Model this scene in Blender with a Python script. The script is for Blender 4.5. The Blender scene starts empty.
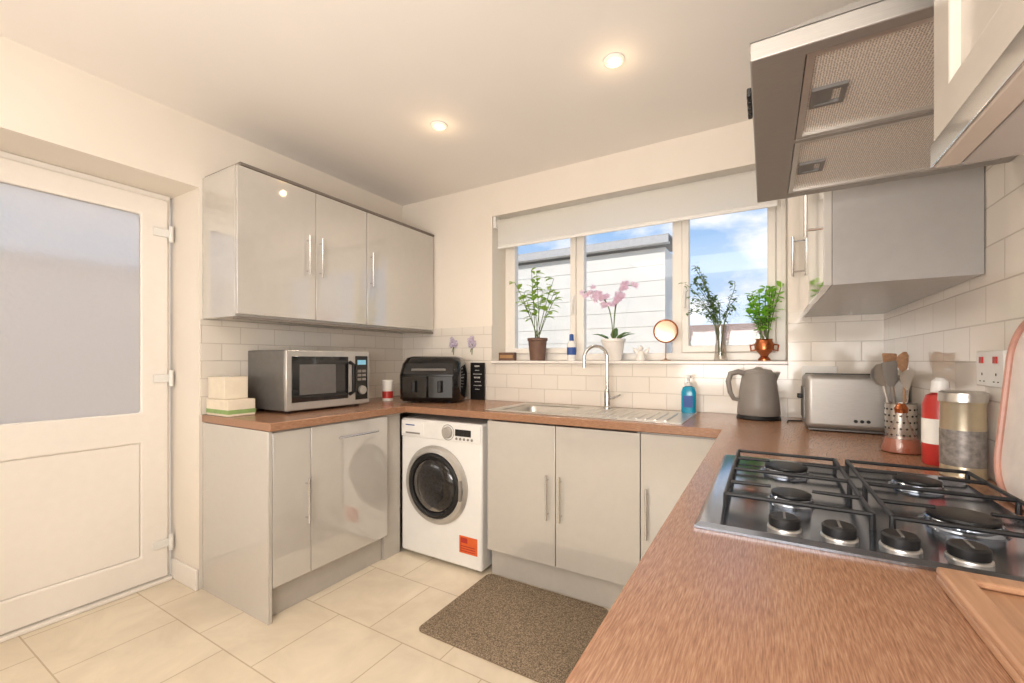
import bpy, bmesh, math, random
from mathutils import Vector, Matrix
random.seed(7)
C = bpy.context.scene.collection
PI = math.pi
W = 0.945      # worktop top
SILL = 1.235

# ------------------------------------------------------------------ materials
def lin(c):
    r = []
    for v in c:
        v /= 255.0
        r.append(v/12.92 if v <= .04045 else ((v+.055)/1.055)**2.4)
    return (r[0], r[1], r[2], 1)

def nodes(name):
    m = bpy.data.materials.new(name); m.use_nodes = True
    nt = m.node_tree; b = nt.nodes['Principled BSDF']
    return m, nt, b

def N(nt, t, **kw):
    n = nt.nodes.new(t)
    for k, v in kw.items(): setattr(n, k, v)
    return n

def mixcol(nt, fac, a, b):
    n = N(nt, 'ShaderNodeMix'); n.data_type = 'RGBA'
    if isinstance(fac, (int, float)): n.inputs[0].default_value = fac
    else: nt.links.new(fac, n.inputs[0])
    for s, v in ((n.inputs[6], a), (n.inputs[7], b)):
        if isinstance(v, tuple): s.default_value = v
        else: nt.links.new(v, s)
    return n.outputs[2]

def M(name, rgb, rough=.5, metal=0, var=.05, scale=25, bump=0, coat=0, stretch=(1,1,1), emit=0, trans=0, rgb2=None, bscale=None, ior=1.45):
    m, nt, b = nodes(name)
    tc = N(nt, 'ShaderNodeTexCoord'); mp = N(nt, 'ShaderNodeMapping')
    mp.inputs['Scale'].default_value = stretch
    nt.links.new(tc.outputs['Object'], mp.inputs[0])
    nz = N(nt, 'ShaderNodeTexNoise'); nz.inputs['Scale'].default_value = scale; nz.inputs['Detail'].default_value = 4
    nt.links.new(mp.outputs[0], nz.inputs['Vector'])
    c = lin(rgb)
    if rgb2: ca, cb = c, lin(rgb2)
    else:
        ca = tuple(x*(1-var) for x in c[:3])+(1,); cb = tuple(min(1, x*(1+var)) for x in c[:3])+(1,)
    rp = N(nt, 'ShaderNodeValToRGB'); rp.color_ramp.elements[0].position = .35; rp.color_ramp.elements[1].position = .65
    rp.color_ramp.elements[0].color = ca; rp.color_ramp.elements[1].color = cb
    nt.links.new(nz.outputs['Fac'], rp.inputs[0])
    nt.links.new(rp.outputs[0], b.inputs['Base Color'])
    b.inputs['Roughness'].default_value = rough; b.inputs['Metallic'].default_value = metal
    b.inputs['Coat Weight'].default_value = coat; b.inputs['Coat Roughness'].default_value = .05
    b.inputs['Transmission Weight'].default_value = trans; b.inputs['IOR'].default_value = ior
    if emit:
        b.inputs['Emission Color'].default_value = c; b.inputs['Emission Strength'].default_value = emit
    if bump:
        bp = N(nt, 'ShaderNodeBump'); bp.inputs['Strength'].default_value = bump; bp.inputs['Distance'].default_value = .003
        if bscale:
            n2 = N(nt, 'ShaderNodeTexNoise'); n2.inputs['Scale'].default_value = bscale
            nt.links.new(mp.outputs[0], n2.inputs['Vector']); nt.links.new(n2.outputs['Fac'], bp.inputs['Height'])
        else: nt.links.new(nz.outputs['Fac'], bp.inputs['Height'])
        nt.links.new(bp.outputs[0], b.inputs['Normal'])
    return m

def tilemat(name, ax, w, h, c1, c2, mort, msize, offset, rough, sh=(0,0), bump=.6, mott=0):
    m, nt, b = nodes(name)
    tc = N(nt, 'ShaderNodeTexCoord'); sp = N(nt, 'ShaderNodeSeparateXYZ'); cb = N(nt, 'ShaderNodeCombineXYZ')
    nt.links.new(tc.outputs['Object'], sp.inputs[0])
    for k in range(2):
        a = N(nt, 'ShaderNodeMath', operation='SUBTRACT'); a.inputs[1].default_value = sh[k]
        nt.links.new(sp.outputs['XYZ'.index(ax[k])], a.inputs[0]); nt.links.new(a.outputs[0], cb.inputs[k])
    br = N(nt, 'ShaderNodeTexBrick'); br.offset = offset
    br.inputs['Scale'].default_value = 1; br.inputs['Brick Width'].default_value = w; br.inputs['Row Height'].default_value = h
    br.inputs['Mortar Size'].default_value = msize; br.inputs['Mortar Smooth'].default_value = .3
    br.inputs['Color1'].default_value = lin(c1); br.inputs['Color2'].default_value = lin(c2); br.inputs['Mortar'].default_value = lin(mort)
    nt.links.new(cb.outputs[0], br.inputs['Vector'])
    col = br.outputs['Color']
    if mott:
        nz = N(nt, 'ShaderNodeTexNoise'); nz.inputs['Scale'].default_value = 4; nz.inputs['Detail'].default_value = 10; nz.inputs['Roughness'].default_value = .62; nz.inputs['Distortion'].default_value = .6
        nt.links.new(tc.outputs['Object'], nz.inputs['Vector'])
        rp = N(nt, 'ShaderNodeValToRGB'); rp.color_ramp.elements[0].position = .32; rp.color_ramp.elements[1].position = .66
        rp.color_ramp.elements[0].color = (1-mott, 1-mott*1.1, 1-mott*1.2, 1); rp.color_ramp.elements[1].color = (1,1,1,1)
        nt.links.new(nz.outputs['Fac'], rp.inputs[0])
        mx = N(nt, 'ShaderNodeMix'); mx.data_type = 'RGBA'; mx.blend_type = 'MULTIPLY'; mx.inputs[0].default_value = 1
        nt.links.new(col, mx.inputs[6]); nt.links.new(rp.outputs[0], mx.inputs[7]); col = mx.outputs[2]
    nt.links.new(col, b.inputs['Base Color'])
    b.inputs['Roughness'].default_value = rough
    inv = N(nt, 'ShaderNodeMath', operation='SUBTRACT'); inv.inputs[0].default_value = 1
    nt.links.new(br.outputs['Fac'], inv.inputs[1])
    bp = N(nt, 'ShaderNodeBump'); bp.inputs['Strength'].default_value = bump; bp.inputs['Distance'].default_value = .004
    nt.links.new(inv.outputs[0], bp.inputs['Height']); nt.links.new(bp.outputs[0], b.inputs['Normal'])
    return m

def woodtop():
    m, nt, b = nodes('worktop_laminate')
    tc = N(nt, 'ShaderNodeTexCoord'); sp = N(nt, 'ShaderNodeSeparateXYZ'); nt.links.new(tc.outputs['Object'], sp.inputs[0])
    g = N(nt, 'ShaderNodeMath', operation='GREATER_THAN'); g.inputs[1].default_value = -1.98; nt.links.new(sp.outputs[0], g.inputs[0])
    l = N(nt, 'ShaderNodeMath', operation='LESS_THAN'); l.inputs[1].default_value = -.16; nt.links.new(sp.outputs[0], l.inputs[0])
    k = N(nt, 'ShaderNodeMath', operation='MULTIPLY'); nt.links.new(g.outputs[0], k.inputs[0]); nt.links.new(l.outputs[0], k.inputs[1])
    def grain(st, sc):
        mp = N(nt, 'ShaderNodeMapping'); mp.inputs['Scale'].default_value = st; nt.links.new(tc.outputs['Object'], mp.inputs[0])
        nz = N(nt, 'ShaderNodeTexNoise'); nz.inputs['Scale'].default_value = sc; nz.inputs['Detail'].default_value = 3; nz.inputs['Roughness'].default_value = .55
        nt.links.new(mp.outputs[0], nz.inputs['Vector']); return nz.outputs['Fac']
    f = N(nt, 'ShaderNodeMix'); nt.links.new(k.outputs[0], f.inputs[0])
    nt.links.new(grain((16, 1, 16), 40), f.inputs[2]); nt.links.new(grain((1, 16, 16), 40), f.inputs[3])
    rp = N(nt, 'ShaderNodeValToRGB')
    e = rp.color_ramp.elements
    e[0].position = .25; e[0].color = lin((124, 88, 66)); e[1].position = .75; e[1].color = lin((182, 141, 112))
    x = e.new(.5); x.color = lin((156, 115, 88))
    nt.links.new(f.outputs[0], rp.inputs[0]); nt.links.new(rp.outputs[0], b.inputs['Base Color'])
    b.inputs['Roughness'].default_value = .24
    bp = N(nt, 'ShaderNodeBump'); bp.inputs['Strength'].default_value = .07; bp.inputs['Distance'].default_value = .0015
    nt.links.new(f.outputs[0], bp.inputs['Height']); nt.links.new(bp.outputs[0], b.inputs['Normal'])
    return m

def thinglass(name, tint=(1,1,1,1), gl=.06):
    m = bpy.data.materials.new(name); m.use_nodes = True; nt = m.node_tree; nt.nodes.clear()
    o = N(nt, 'ShaderNodeOutputMaterial'); t = N(nt, 'ShaderNodeBsdfTransparent'); t.inputs[0].default_value = tint
    g = N(nt, 'ShaderNodeBsdfGlossy'); g.inputs['Roughness'].default_value = .03
    lw = N(nt, 'ShaderNodeLayerWeight'); lw.inputs['Blend'].default_value = .2
    mu = N(nt, 'ShaderNodeMath', operation='MULTIPLY_ADD'); mu.inputs[1].default_value = .4; mu.inputs[2].default_value = gl
    nt.links.new(lw.outputs['Fresnel'], mu.inputs[0])
    mx = N(nt, 'ShaderNodeMixShader'); nt.links.new(mu.outputs[0], mx.inputs[0])
    nt.links.new(t.outputs[0], mx.inputs[1]); nt.links.new(g.outputs[0], mx.inputs[2]); nt.links.new(mx.outputs[0], o.inputs[0])
    return m

def frosted():
    m = bpy.data.materials.new('obscure_glass'); m.use_nodes = True; nt = m.node_tree; nt.nodes.clear()
    o = N(nt, 'ShaderNodeOutputMaterial')
    tc = N(nt, 'ShaderNodeTexCoord'); vo = N(nt, 'ShaderNodeTexNoise'); vo.inputs['Scale'].default_value = 45; vo.inputs['Detail'].default_value = 4
    nt.links.new(tc.outputs['Object'], vo.inputs['Vector'])
    bp = N(nt, 'ShaderNodeBump'); bp.inputs['Strength'].default_value = .7; bp.inputs['Distance'].default_value = .006
    nt.links.new(vo.outputs['Fac'], bp.inputs['Height'])
    r = N(nt, 'ShaderNodeBsdfRefraction'); r.inputs['IOR'].default_value = 1.15; r.inputs['Roughness'].default_value = .28; r.inputs[0].default_value = (1,.98,.96,1)
    d = N(nt, 'ShaderNodeBsdfDiffuse'); d.inputs[0].default_value = lin((228, 221, 216))
    tr = N(nt, 'ShaderNodeBsdfTranslucent'); tr.inputs[0].default_value = lin((244, 235, 228))
    g = N(nt, 'ShaderNodeBsdfGlossy'); g.inputs['Roughness'].default_value = .3
    for s in (r, d, g): nt.links.new(bp.outputs[0], s.inputs['Normal'])
    m0 = N(nt, 'ShaderNodeMixShader'); m0.inputs[0].default_value = .6
    nt.links.new(tr.outputs[0], m0.inputs[1]); nt.links.new(d.outputs[0], m0.inputs[2])
    m1 = N(nt, 'ShaderNodeMixShader'); m1.inputs[0].default_value = .45
    nt.links.new(r.outputs[0], m1.inputs[1]); nt.links.new(m0.outputs[0], m1.inputs[2])
    m2 = N(nt, 'ShaderNodeMixShader'); m2.inputs[0].default_value = .05
    nt.links.new(m1.outputs[0], m2.inputs[1]); nt.links.new(g.outputs[0], m2.inputs[2]); nt.links.new(m2.outputs[0], o.inputs[0])
    return m

def meshfilter(name):
    m, nt, b = nodes(name)
    tc = N(nt, 'ShaderNodeTexCoord'); v = N(nt, 'ShaderNodeTexVoronoi'); v.inputs['Scale'].default_value = 260; v.inputs['Randomness'].default_value = .25
    nt.links.new(tc.outputs['Object'], v.inputs['Vector'])
    rp = N(nt, 'ShaderNodeValToRGB'); rp.color_ramp.elements[0].position = .2; rp.color_ramp.elements[1].position = .5
    rp.color_ramp.elements[0].color = lin((140, 131, 122)); rp.color_ramp.elements[1].color = lin((228, 220, 210))
    nt.links.new(v.outputs['Distance'], rp.inputs[0]); nt.links.new(rp.outputs[0], b.inputs['Base Color'])
    b.inputs['Metallic'].default_value = .25; b.inputs['Roughness'].default_value = .45
    return m

def leafmat(name, a, b_, rough=.45):
    m = M(name, a, rough, rgb2=b_, scale=18)
    nt = m.node_tree; b = nt.nodes['Principled BSDF']; o = nt.nodes['Material Output']
    t = N(nt, 'ShaderNodeBsdfTranslucent'); t.inputs[0].default_value = lin(b_)
    mx = N(nt, 'ShaderNodeMixShader'); mx.inputs[0].default_value = .5
    nt.links.new(b.outputs[0], mx.inputs[1]); nt.links.new(t.outputs[0], mx.inputs[2]); nt.links.new(mx.outputs[0], o.inputs[0])
    return m

m_wall = M('wall_paint', (236, 227, 215), .8, var=.015, scale=3)
m_ceil = M('ceiling_paint', (244, 238, 232), .7, var=.01, scale=2)
m_tile_b = tilemat('metro_tile_back', 'XZ', .2, .0967, (226, 218, 207), (231, 223, 212), (204, 194, 182), .002, .5, .1, (0, W))
m_tile_s = tilemat('metro_tile_side', 'YZ', .2, .0967, (226, 218, 207), (231, 223, 212), (204, 194, 182), .002, .5, .1, (.05, W))
m_floor = tilemat('floor_tile', 'XY', .42, .42, (233, 219, 196), (237, 224, 202), (204, 185, 158), .0032, .5, .15, (.1, .12), .3, mott=.15)
m_top = woodtop()
m_gloss = M('gloss_grey_door', (192, 187, 180), .06, var=.01, coat=1, ior=1.7)
m_gloss.node_tree.nodes['Principled BSDF'].inputs['Coat IOR'].default_value = 1.8
m_carc = M('carcass_grey', (188, 182, 174), .3, var=.02)
m_carc2 = M('side_panel_grey', (164, 160, 156), .25, var=.02)
m_beige = M('warm_beige_panel', (186, 177, 166), .2, var=.02)
m_dark_edge = M('edge_grey', (120, 112, 104), .4, var=.03)
m_chrome = M('chrome', (222, 222, 222), .12, 1, var=.02)
m_steel = M('brushed_steel', (206, 202, 196), .3, .85, var=.05, scale=40, stretch=(1, 30, 30))
m_toaststeel = M('toaster_steel', (166, 162, 157), .42, .7, var=.05, scale=40, stretch=(1, 30, 30))
m_hoodsteel = M('hood_steel', (186, 183, 179), .35, .7, var=.05, scale=40, stretch=(1, 30, 30))
m_hoodedge = M('hood_edge_steel', (158, 153, 147), .42, .65, var=.05, scale=40, stretch=(1, 30, 30))
m_hobsteel = M('hob_steel', (150, 158, 170), .13, .95, var=.03)
m_upvc = M('white_upvc', (240, 234, 226), .3, var=.01)
m_white = M('white_enamel', (240, 238, 234), .25, var=.01)
m_whiteplastic = M('white_plastic', (232, 230, 226), .4, var=.02)
m_black = M('black_plastic', (22, 21, 22), .45, var=.1)
m_blackgloss = M('black_gloss', (14, 14, 15), .12, var=.1, coat=.3)
m_iron = M('cast_iron', (26, 26, 28), .4, var=.2, bump=.2, bscale=300)
m_greymetal = M('grey_metal', (118, 115, 112), .4, .4, var=.05)
m_greyplastic = M('grey_plastic', (138, 132, 126), .4, var=.04)
m_silverplastic = M('silver_plastic', (188, 184, 178), .3, .5, var=.03)
m_darkglass = M('dark_glass', (22, 22, 25), .05, var=.1, coat=.6)
m_display = M('lit_display', (120, 170, 190), .3, var=.05, emit=.5)
m_drum = M('drum_steel', (120, 118, 118), .3, .8, var=.25, scale=60)
m_glass = thinglass('window_glass', gl=.03)
m_clear = thinglass('clear_glass', (.92, .90, .88, 1), .08)
m_tint = thinglass('tinted_glass', (.32, .32, .35, 1), .06)
m_frost = frosted()
m_filter = meshfilter('hood_mesh')
m_mat = M('mat_pile', (88, 75, 61), .95, rgb2=(168, 149, 125), scale=200, bump=1, bscale=250)
m_wood = M('pale_wood', (190, 148, 114), .5, rgb2=(172, 130, 98), scale=9, stretch=(12, 1, 12))
m_board = M('board_wood', (186, 144, 112), .4, rgb2=(168, 126, 96), scale=8, stretch=(14, 1, 14))
m_red = M('red_plastic', (186, 54, 48), .3, var=.06)
m_orange = M('orange_sticker', (226, 104, 48), .5, var=.04)
m_blue = M('blue_liquid', (20, 165, 205), .12, var=.05, trans=.3)
m_gold = M('gold_tin', (206, 192, 166), .28, .75, var=.06)
m_copper = M('copper', (176, 104, 66), .25, .9, var=.08)
m_brass = M('dull_brass', (186, 146, 104), .3, .8, var=.06)
m_oil = M('pink_oil', (200, 122, 96), .15, var=.05, trans=.3)
m_brownpot = M('brown_pot', (112, 84, 70), .6, var=.08)
m_ceramic = M('white_ceramic', (236, 230, 224), .2, var=.02)
m_soil = M('soil', (58, 42, 30), .95, var=.3, scale=80, bump=.8)
m_leaf1 = leafmat('leaf_fresh', (130, 168, 68), (182, 212, 110))
m_leaf2 = leafmat('leaf_dark', (78, 110, 62), (120, 150, 92))
m_leaf3 = leafmat('leaf_bright', (110, 184, 48), (178, 228, 98))
m_stem = M('stem_green', (96, 112, 56), .6, var=.1)
m_petal = leafmat('orchid_petal', (226, 196, 214), (240, 220, 234))
m_lav = M('lavender', (172, 156, 180), .7, rgb2=(206, 194, 208), scale=60)
m_paperwhite = M('paper_white', (236, 232, 224), .7, var=.03)
m_paperbeige = M('paper_beige', (228, 216, 196), .7, var=.03)
m_greenprint = M('green_print', (140, 168, 104), .6, var=.08)
m_cladding = M('cladding', (216, 211, 202), .6, var=.03, scale=6)
m_fascia = M('fascia_grey', (182, 178, 175), .6, var=.05)
m_roof = M('roof_felt', (172, 168, 166), .8, var=.1)
m_fence = M('fence_wood', (150, 130, 112), .8, var=.12, scale=6, stretch=(6, 6, 1))
m_rooftile = M('roof_tile', (132, 104, 92), .8, var=.15, scale=8)
m_paving = M('paving', (170, 164, 156), .85, var=.1, scale=8)
m_render_out = M('outer_render', (226, 219, 214), .85, var=.05, scale=5)
m_lamp = M('lamp_lens', (255, 214, 156), .4, emit=2.0)
m_mirror = M('mirror_face', (222, 196, 170), .1, 1, var=.01)
m_tray = M('tray_face', (226, 217, 210), .35, var=.05)
m_trayrim = M('tray_rim', (186, 138, 122), .4, var=.1)
m_bluelabel = M('blue_label', (52, 84, 150), .5, var=.05)
m_greylabel = M('brownish_label', (136, 128, 122), .4, .2, var=.3, scale=70)
# translucent blind cloth
m_blind = M('blind_fabric', (244, 240, 233), .8, var=.02, scale=200)
nt = m_blind.node_tree; t_ = N(nt, 'ShaderNodeBsdfTranslucent'); t_.inputs[0].default_value = lin((252, 251, 248)); mx_ = N(nt, 'ShaderNodeMixShader'); mx_.inputs[0].default_value = .6
nt.links.new(nt.nodes['Principled BSDF'].outputs[0], mx_.inputs[1]); nt.links.new(t_.outputs[0], mx_.inputs[2]); nt.links.new(mx_.outputs[0], nt.nodes['Material Output'].inputs[0])

# ------------------------------------------------------------------ mesh helpers
def nb(): return bmesh.new()

def box(bm, x0, x1, y0, y1, z0, z1):
    v = [bm.verts.new(p) for p in ((x0,y0,z0),(x1,y0,z0),(x1,y1,z0),(x0,y1,z0),(x0,y0,z1),(x1,y0,z1),(x1,y1,z1),(x0,y1,z1))]
    for f in ((0,3,2,1),(4,5,6,7),(0,1,5,4),(1,2,6,5),(2,3,7,6),(3,0,4,7)): bm.faces.new([v[i] for i in f])
    return bm

def bx(*a): return box(nb(), *a)

def grid(bm, us, vs, keep, w0, w1, axis):
    f = {'z': lambda u,v,w:(u,v,w), 'y': lambda u,v,w:(u,w,v), 'x': lambda u,v,w:(w,u,v)}[axis]
    vd = {}
    def V(i,j,k):
        if (i,j,k) not in vd: vd[(i,j,k)] = bm.verts.new(f(us[i], vs[j], (w0,w1)[k]))
        return vd[(i,j,k)]
    nu, nv = len(us)-1, len(vs)-1
    def K(i,j): return 0 <= i < nu and 0 <= j < nv and keep((us[i]+us[i+1])/2, (vs[j]+vs[j+1])/2)
    for i in range(nu):
        for j in range(nv):
            if not K(i,j): continue
            for k in (0,1): bm.faces.new([V(i,j,k),V(i+1,j,k),V(i+1,j+1,k),V(i,j+1,k)])
            for di,dj,a,b in ((-1,0,(i,j),(i,j+1)),(1,0,(i+1,j),(i+1,j+1)),(0,-1,(i,j),(i+1,j)),(0,1,(i,j+1),(i+1,j+1))):
                if not K(i+di,j+dj): bm.faces.new([V(*a,0),V(*b,0),V(*b,1),V(*a,1)])
    return bm

def tube(bm, pts, r, seg=10, cap=True):
    pts = [Vector(p) for p in pts]; n = len(pts)
    rs = r if isinstance(r, (list, tuple)) else [r]*n
    t0 = (pts[1]-pts[0]).normalized()
    up = Vector((0,0,1)) if abs(t0.z) < .9 else Vector((1,0,0))
    u = t0.cross(up).normalized(); rings = []
    for i in range(n):
        t = (pts[min(i+1,n-1)]-pts[max(i-1,0)]).normalized()
        u = (u - t*u.dot(t)).normalized(); w = t.cross(u)
        rings.append([bm.verts.new(pts[i]+(u*math.cos(2*PI*k/seg)+w*math.sin(2*PI*k/seg))*rs[i]) for k in range(seg)])
    for a, b in zip(rings, rings[1:]):
        for k in range(seg): bm.faces.new([a[k], a[(k+1)%seg], b[(k+1)%seg], b[k]])
    if cap: bm.faces.new(rings[0][::-1]); bm.faces.new(rings[-1])
    return bm

def lathe(bm, prof, c=(0,0,0), axis='z', seg=32):
    fx = {'z': lambda x,y,z:(x,y,z), '-y': lambda x,y,z:(x,-z,y), 'x': lambda x,y,z:(z,x,y), '-z': lambda x,y,z:(x,y,-z)}[axis]
    rings = []
    for r, z in prof:
        if r < 1e-5: rings.append([bm.verts.new(Vector(fx(0,0,z))+Vector(c))])
        else: rings.append([bm.verts.new(Vector(fx(r*math.cos(2*PI*k/seg), r*math.sin(2*PI*k/seg), z))+Vector(c)) for k in range(seg)])
    for a, b in zip(rings, rings[1:]):
        if len(a) == 1 and len(b) == 1: continue
        for k in range(seg):
            k2 = (k+1) % seg
            if len(a) == 1: bm.faces.new([a[0], b[k2], b[k]])
            elif len(b) == 1: bm.faces.new([a[k], a[k2], b[0]])
            else: bm.faces.new([a[k], a[k2], b[k2], b[k]])
    return bm

def loft(bm, loops):
    rings = [[bm.verts.new(p) for p in l] for l in loops]; n = len(rings[0])
    for a, b in zip(rings, rings[1:]):
        for k in range(n): bm.faces.new([a[k], a[(k+1)%n], b[(k+1)%n], b[k]])
    bm.faces.new(rings[0][::-1]); bm.faces.new(rings[-1]); return bm

def rrect(w, h, r, seg=6):
    pts = []
    for cx, cy, a0 in ((w/2-r, h/2-r, 0), (-w/2+r, h/2-r, PI/2), (-w/2+r, -h/2+r, PI), (w/2-r, -h/2+r, 3*PI/2)):
        for k in range(seg+1):
            a = a0+PI/2*k/seg; pts.append((cx+r*math.cos(a), cy+r*math.sin(a)))
    return pts

def leaf(bm, p, d, l, w, up=Vector((0,0,1))):
    p = Vector(p); d = Vector(d).normalized(); s = d.cross(up)
    if s.length < .05: s = Vector((1,0,0))
    s.normalize(); u = s.cross(d).normalized()
    a = bm.verts.new(p); b = bm.verts.new(p+d*l*.35+s*w*.5+u*l*.1); c = bm.verts.new(p+d*l*.35-s*w*.5+u*l*.1)
    b2 = bm.verts.new(p+d*l*.7+s*w*.38+u*l*.08); c2 = bm.verts.new(p+d*l*.7-s*w*.38+u*l*.08)
    m1 = bm.verts.new(p+d*l*.35+u*l*.04); m2 = bm.verts.new(p+d*l*.7+u*l*.02); t = bm.verts.new(p+d*l-u*l*.08)
    for f in ((a,b,m1),(a,m1,c),(b,b2,m2,m1),(m1,m2,c2,c),(b2,t,m2),(m2,t,c2)): bm.faces.new(f)

# ------------------------------------------------------------------ object helpers
def root_of(o):
    while o.parent: o = o.parent
    return o

def obj(name, bm, m, parent=None, bevel=0, seg=2, smooth=35, world=True, solid=0):
    bmesh.ops.recalc_face_normals(bm, faces=bm.faces)
    if parent is not None and world:
        bmesh.ops.translate(bm, verts=bm.verts, vec=-root_of(parent).location)
    me = bpy.data.meshes.new(name); bm.to_mesh(me); bm.free()
    for p in me.polygons: p.use_smooth = True
    me.set_sharp_from_angle(angle=math.radians(smooth))
    me.materials.append(m)
    o = bpy.data.objects.new(name, me); C.objects.link(o)
    if parent is not None: o.parent = parent
    if solid:
        s = o.modifiers.new('solid', 'SOLIDIFY'); s.thickness = solid; s.offset = 0
    if bevel:
        b = o.modifiers.new('bevel', 'BEVEL'); b.width = bevel; b.segments = seg; b.limit_method = 'ANGLE'; b.angle_limit = math.radians(40)
        b.harden_normals = False
    return o

def thing(name, label, cat, loc=(0,0,0), rotz=0, group=None):
    o = bpy.data.objects.new(name, None); C.objects.link(o); o.empty_display_size = .05
    o.location = loc; o.rotation_euler = (0, 0, rotz); o['label'] = label; o['category'] = cat
    if group: o['group'] = group
    return o

def tag(o, label, cat, group=None):
    o['label'] = label; o['category'] = cat
    if group: o['group'] = group
    return o

def struct(o, label=None, cat=None):
    o['kind'] = 'structure'
    if label: o['label'] = label
    if cat: o['category'] = cat
    return o

def sthing(name, label, cat, loc=(0,0,0)):
    return struct(thing(name, label, cat, loc))

def bar_handle(parent, p0, p1, n, off=.028, r=.006, m=None):
    p0, p1, n = Vector(p0), Vector(p1), Vector(n); d = (p1-p0).normalized(); L = (p1-p0).length
    bm = nb(); tube(bm, [p0+n*off, p1+n*off], r, 12)
    for k in (.12, .88):
        q = p0+d*L*k; tube(bm, [q, q+n*off], r*.8, 8)
    h = obj('handle', bm, m or m_chrome, parent); h['label'] = 'chrome bar handle'; return h

# ------------------------------------------------------------------ room shell
XL, XR, YB, YF, ZC = -2.63, .49, 2.65, -2.0, 2.535
struct(obj('floor', bx(-2.99, .75, -2.25, 2.97, -.1, 0), m_floor), 'pale cream tiled kitchen floor', 'floor')
struct(obj('ceiling', bx(-2.99, .75, -2.25, 2.97, ZC, ZC+.1), m_ceil), 'smooth off-white ceiling', 'ceiling')
WX0, WX1, WZ0, WZ1 = -1.73, .102, 1.215, 2.295
struct(obj('wall_back', grid(nb(), [-2.99, WX0, WX1, .75], [0, WZ0, WZ1, ZC], lambda u,v: not (WX0<u<WX1 and WZ0<v<WZ1), YB, 2.97, 'y'), m_wall), 'cream painted wall around the window', 'wall')
DY0, DY1, DZ = .13, 1.14, 2.17
struct(obj('wall_left', grid(nb(), [-2.0, DY0, DY1, YB], [0, DZ, ZC], lambda u,v: not (DY0<u<DY1 and v<DZ), -2.99, XL, 'x'), m_wall), 'cream painted wall with the door opening', 'wall')
struct(obj('wall_right', bx(XR, .75, -2.0, YB, 0, ZC), m_wall), 'right wall behind the hob and hood', 'wall')
struct(obj('wall_front', bx(-2.99, .75, -2.25, -2.0, 0, ZC), m_wall), 'wall behind the camera', 'wall')
# tiling
T = .008
struct(obj('trim_1', grid(nb(), [XL+T, WX0, WX1, XR-T], [W, WZ0, 1.49], lambda u,v: not (WX0<u<WX1 and v>WZ0), YB-T, YB, 'y'), m_tile_b), 'glazed cream brick-shaped tiles under the window', 'wall tiles')
struct(obj('trim_2', bx(XL, XL+T, 1.145, YB, W, 1.459), m_tile_s), 'glazed brick-shaped tiles under the left wall cabinets', 'wall tiles')
struct(obj('trim_3', bx(XR-T, XR, -.6, YB, W, 2.3), m_tile_s), 'glazed cream brick-shaped tiles beside the hob', 'wall tiles')
struct(obj('baseboard_left', bx(-2.915, XL, DY1-.016, DY1-.001, 0, .11), m_upvc, bevel=.004), 'short white skirting beside the back door', 'skirting')
struct(obj('trim_4', bx(-2.99, -2.885, DY0+.002, DY1-.018, 0, .018), m_upvc, bevel=.004), 'white threshold under the back door', 'threshold')

# ------------------------------------------------------------------ window
win = sthing('window_1', 'white three-light window over the sink', 'window', (-.81, 2.86, SILL))
fy0, fy1 = 2.83, 2.89
mull = (-1.116, -.474)
us = [WX0+.001, WX0+.05]+[v for m_ in mull for v in (m_-.028, m_+.028)]+[WX1-.05, WX1-.001]
obj('window_frame', grid(nb(), us, [SILL, SILL+.05, WZ1-.05, WZ1-.001], lambda u,v: not (SILL+.05<v<WZ1-.05 and any(a<u<b for a,b in ((us[1],us[2]),(us[3],us[4]),(us[5],us[6])))), fy0, fy1, 'y'), m_upvc, win, bevel=.006)
for i, (a, b) in enumerate(((us[1],us[2]),(us[3],us[4]),(us[5],us[6]))):
    z0, z1 = SILL+.05, WZ1-.05
    if i != 1:
        t = .042
        s = obj('sash', grid(nb(), [a+.001, a+t, b-t, b-.001], [z0+.001, z0+t, z1-t, z1-.001], lambda u,v: not (a+t<u<b-t and z0+t<v<z1-t), fy0-.012, fy1-.01, 'y'), m_upvc, win, bevel=.006)
        obj('pane', bx(a+t, b-t, 2.855, 2.861, z0+t, z1-t), m_glass, s)
        bm = nb(); hx = b-.02 if i == 0 else a+.02
        box(bm, hx-.011, hx+.011, fy0-.024, fy0-.012, 1.62, 1.69); tube(bm, [(hx, fy0-.03, 1.66), (hx, fy0-.034, 1.56)], .008, 10)
        obj('window_handle', bm, m_whiteplastic, win)
    else:
        obj('pane', bx(a, b, 2.855, 2.861, z0, z1), m_glass, win)
obj('window_sill', bx(WX0+.001, WX1-.001, 2.625, fy0, WZ0+.001, SILL), m_ceramic, win, bevel=.004)

BY = 2.685
bl = thing('roller_blind', 'white roller blind rolled up at the top of the window', 'blind', (-.81, BY, 2.05))
bm = nb(); tube(bm, [(WX0+.03, BY, 2.245), (WX1-.03, BY, 2.245)], .026, 20); obj('roller', bm, m_blind, bl)
bm = nb(); box(bm, WX0+.045, WX1-.045, BY-.0265, BY-.0255, 2.07, 2.245); obj('fabric', bm, m_blind, bl)
obj('bottom_bar', bx(WX0+.045, WX1-.045, BY-.032, BY-.02, 2.05, 2.072), m_whiteplastic, bl, bevel=.003)
for x in (WX0+.015, WX1-.015): obj('bracket', bx(x-.012, x+.012, BY-.03, BY+.03, 2.21, 2.294), m_whiteplastic, bl, bevel=.003)
bm = nb(); tube(bm, [(WX1-.028, BY-.028, 2.22), (WX1-.027, BY-.03, 1.6)], .002, 6); obj('pull_chain', bm, m_whiteplastic, bl)

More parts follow.
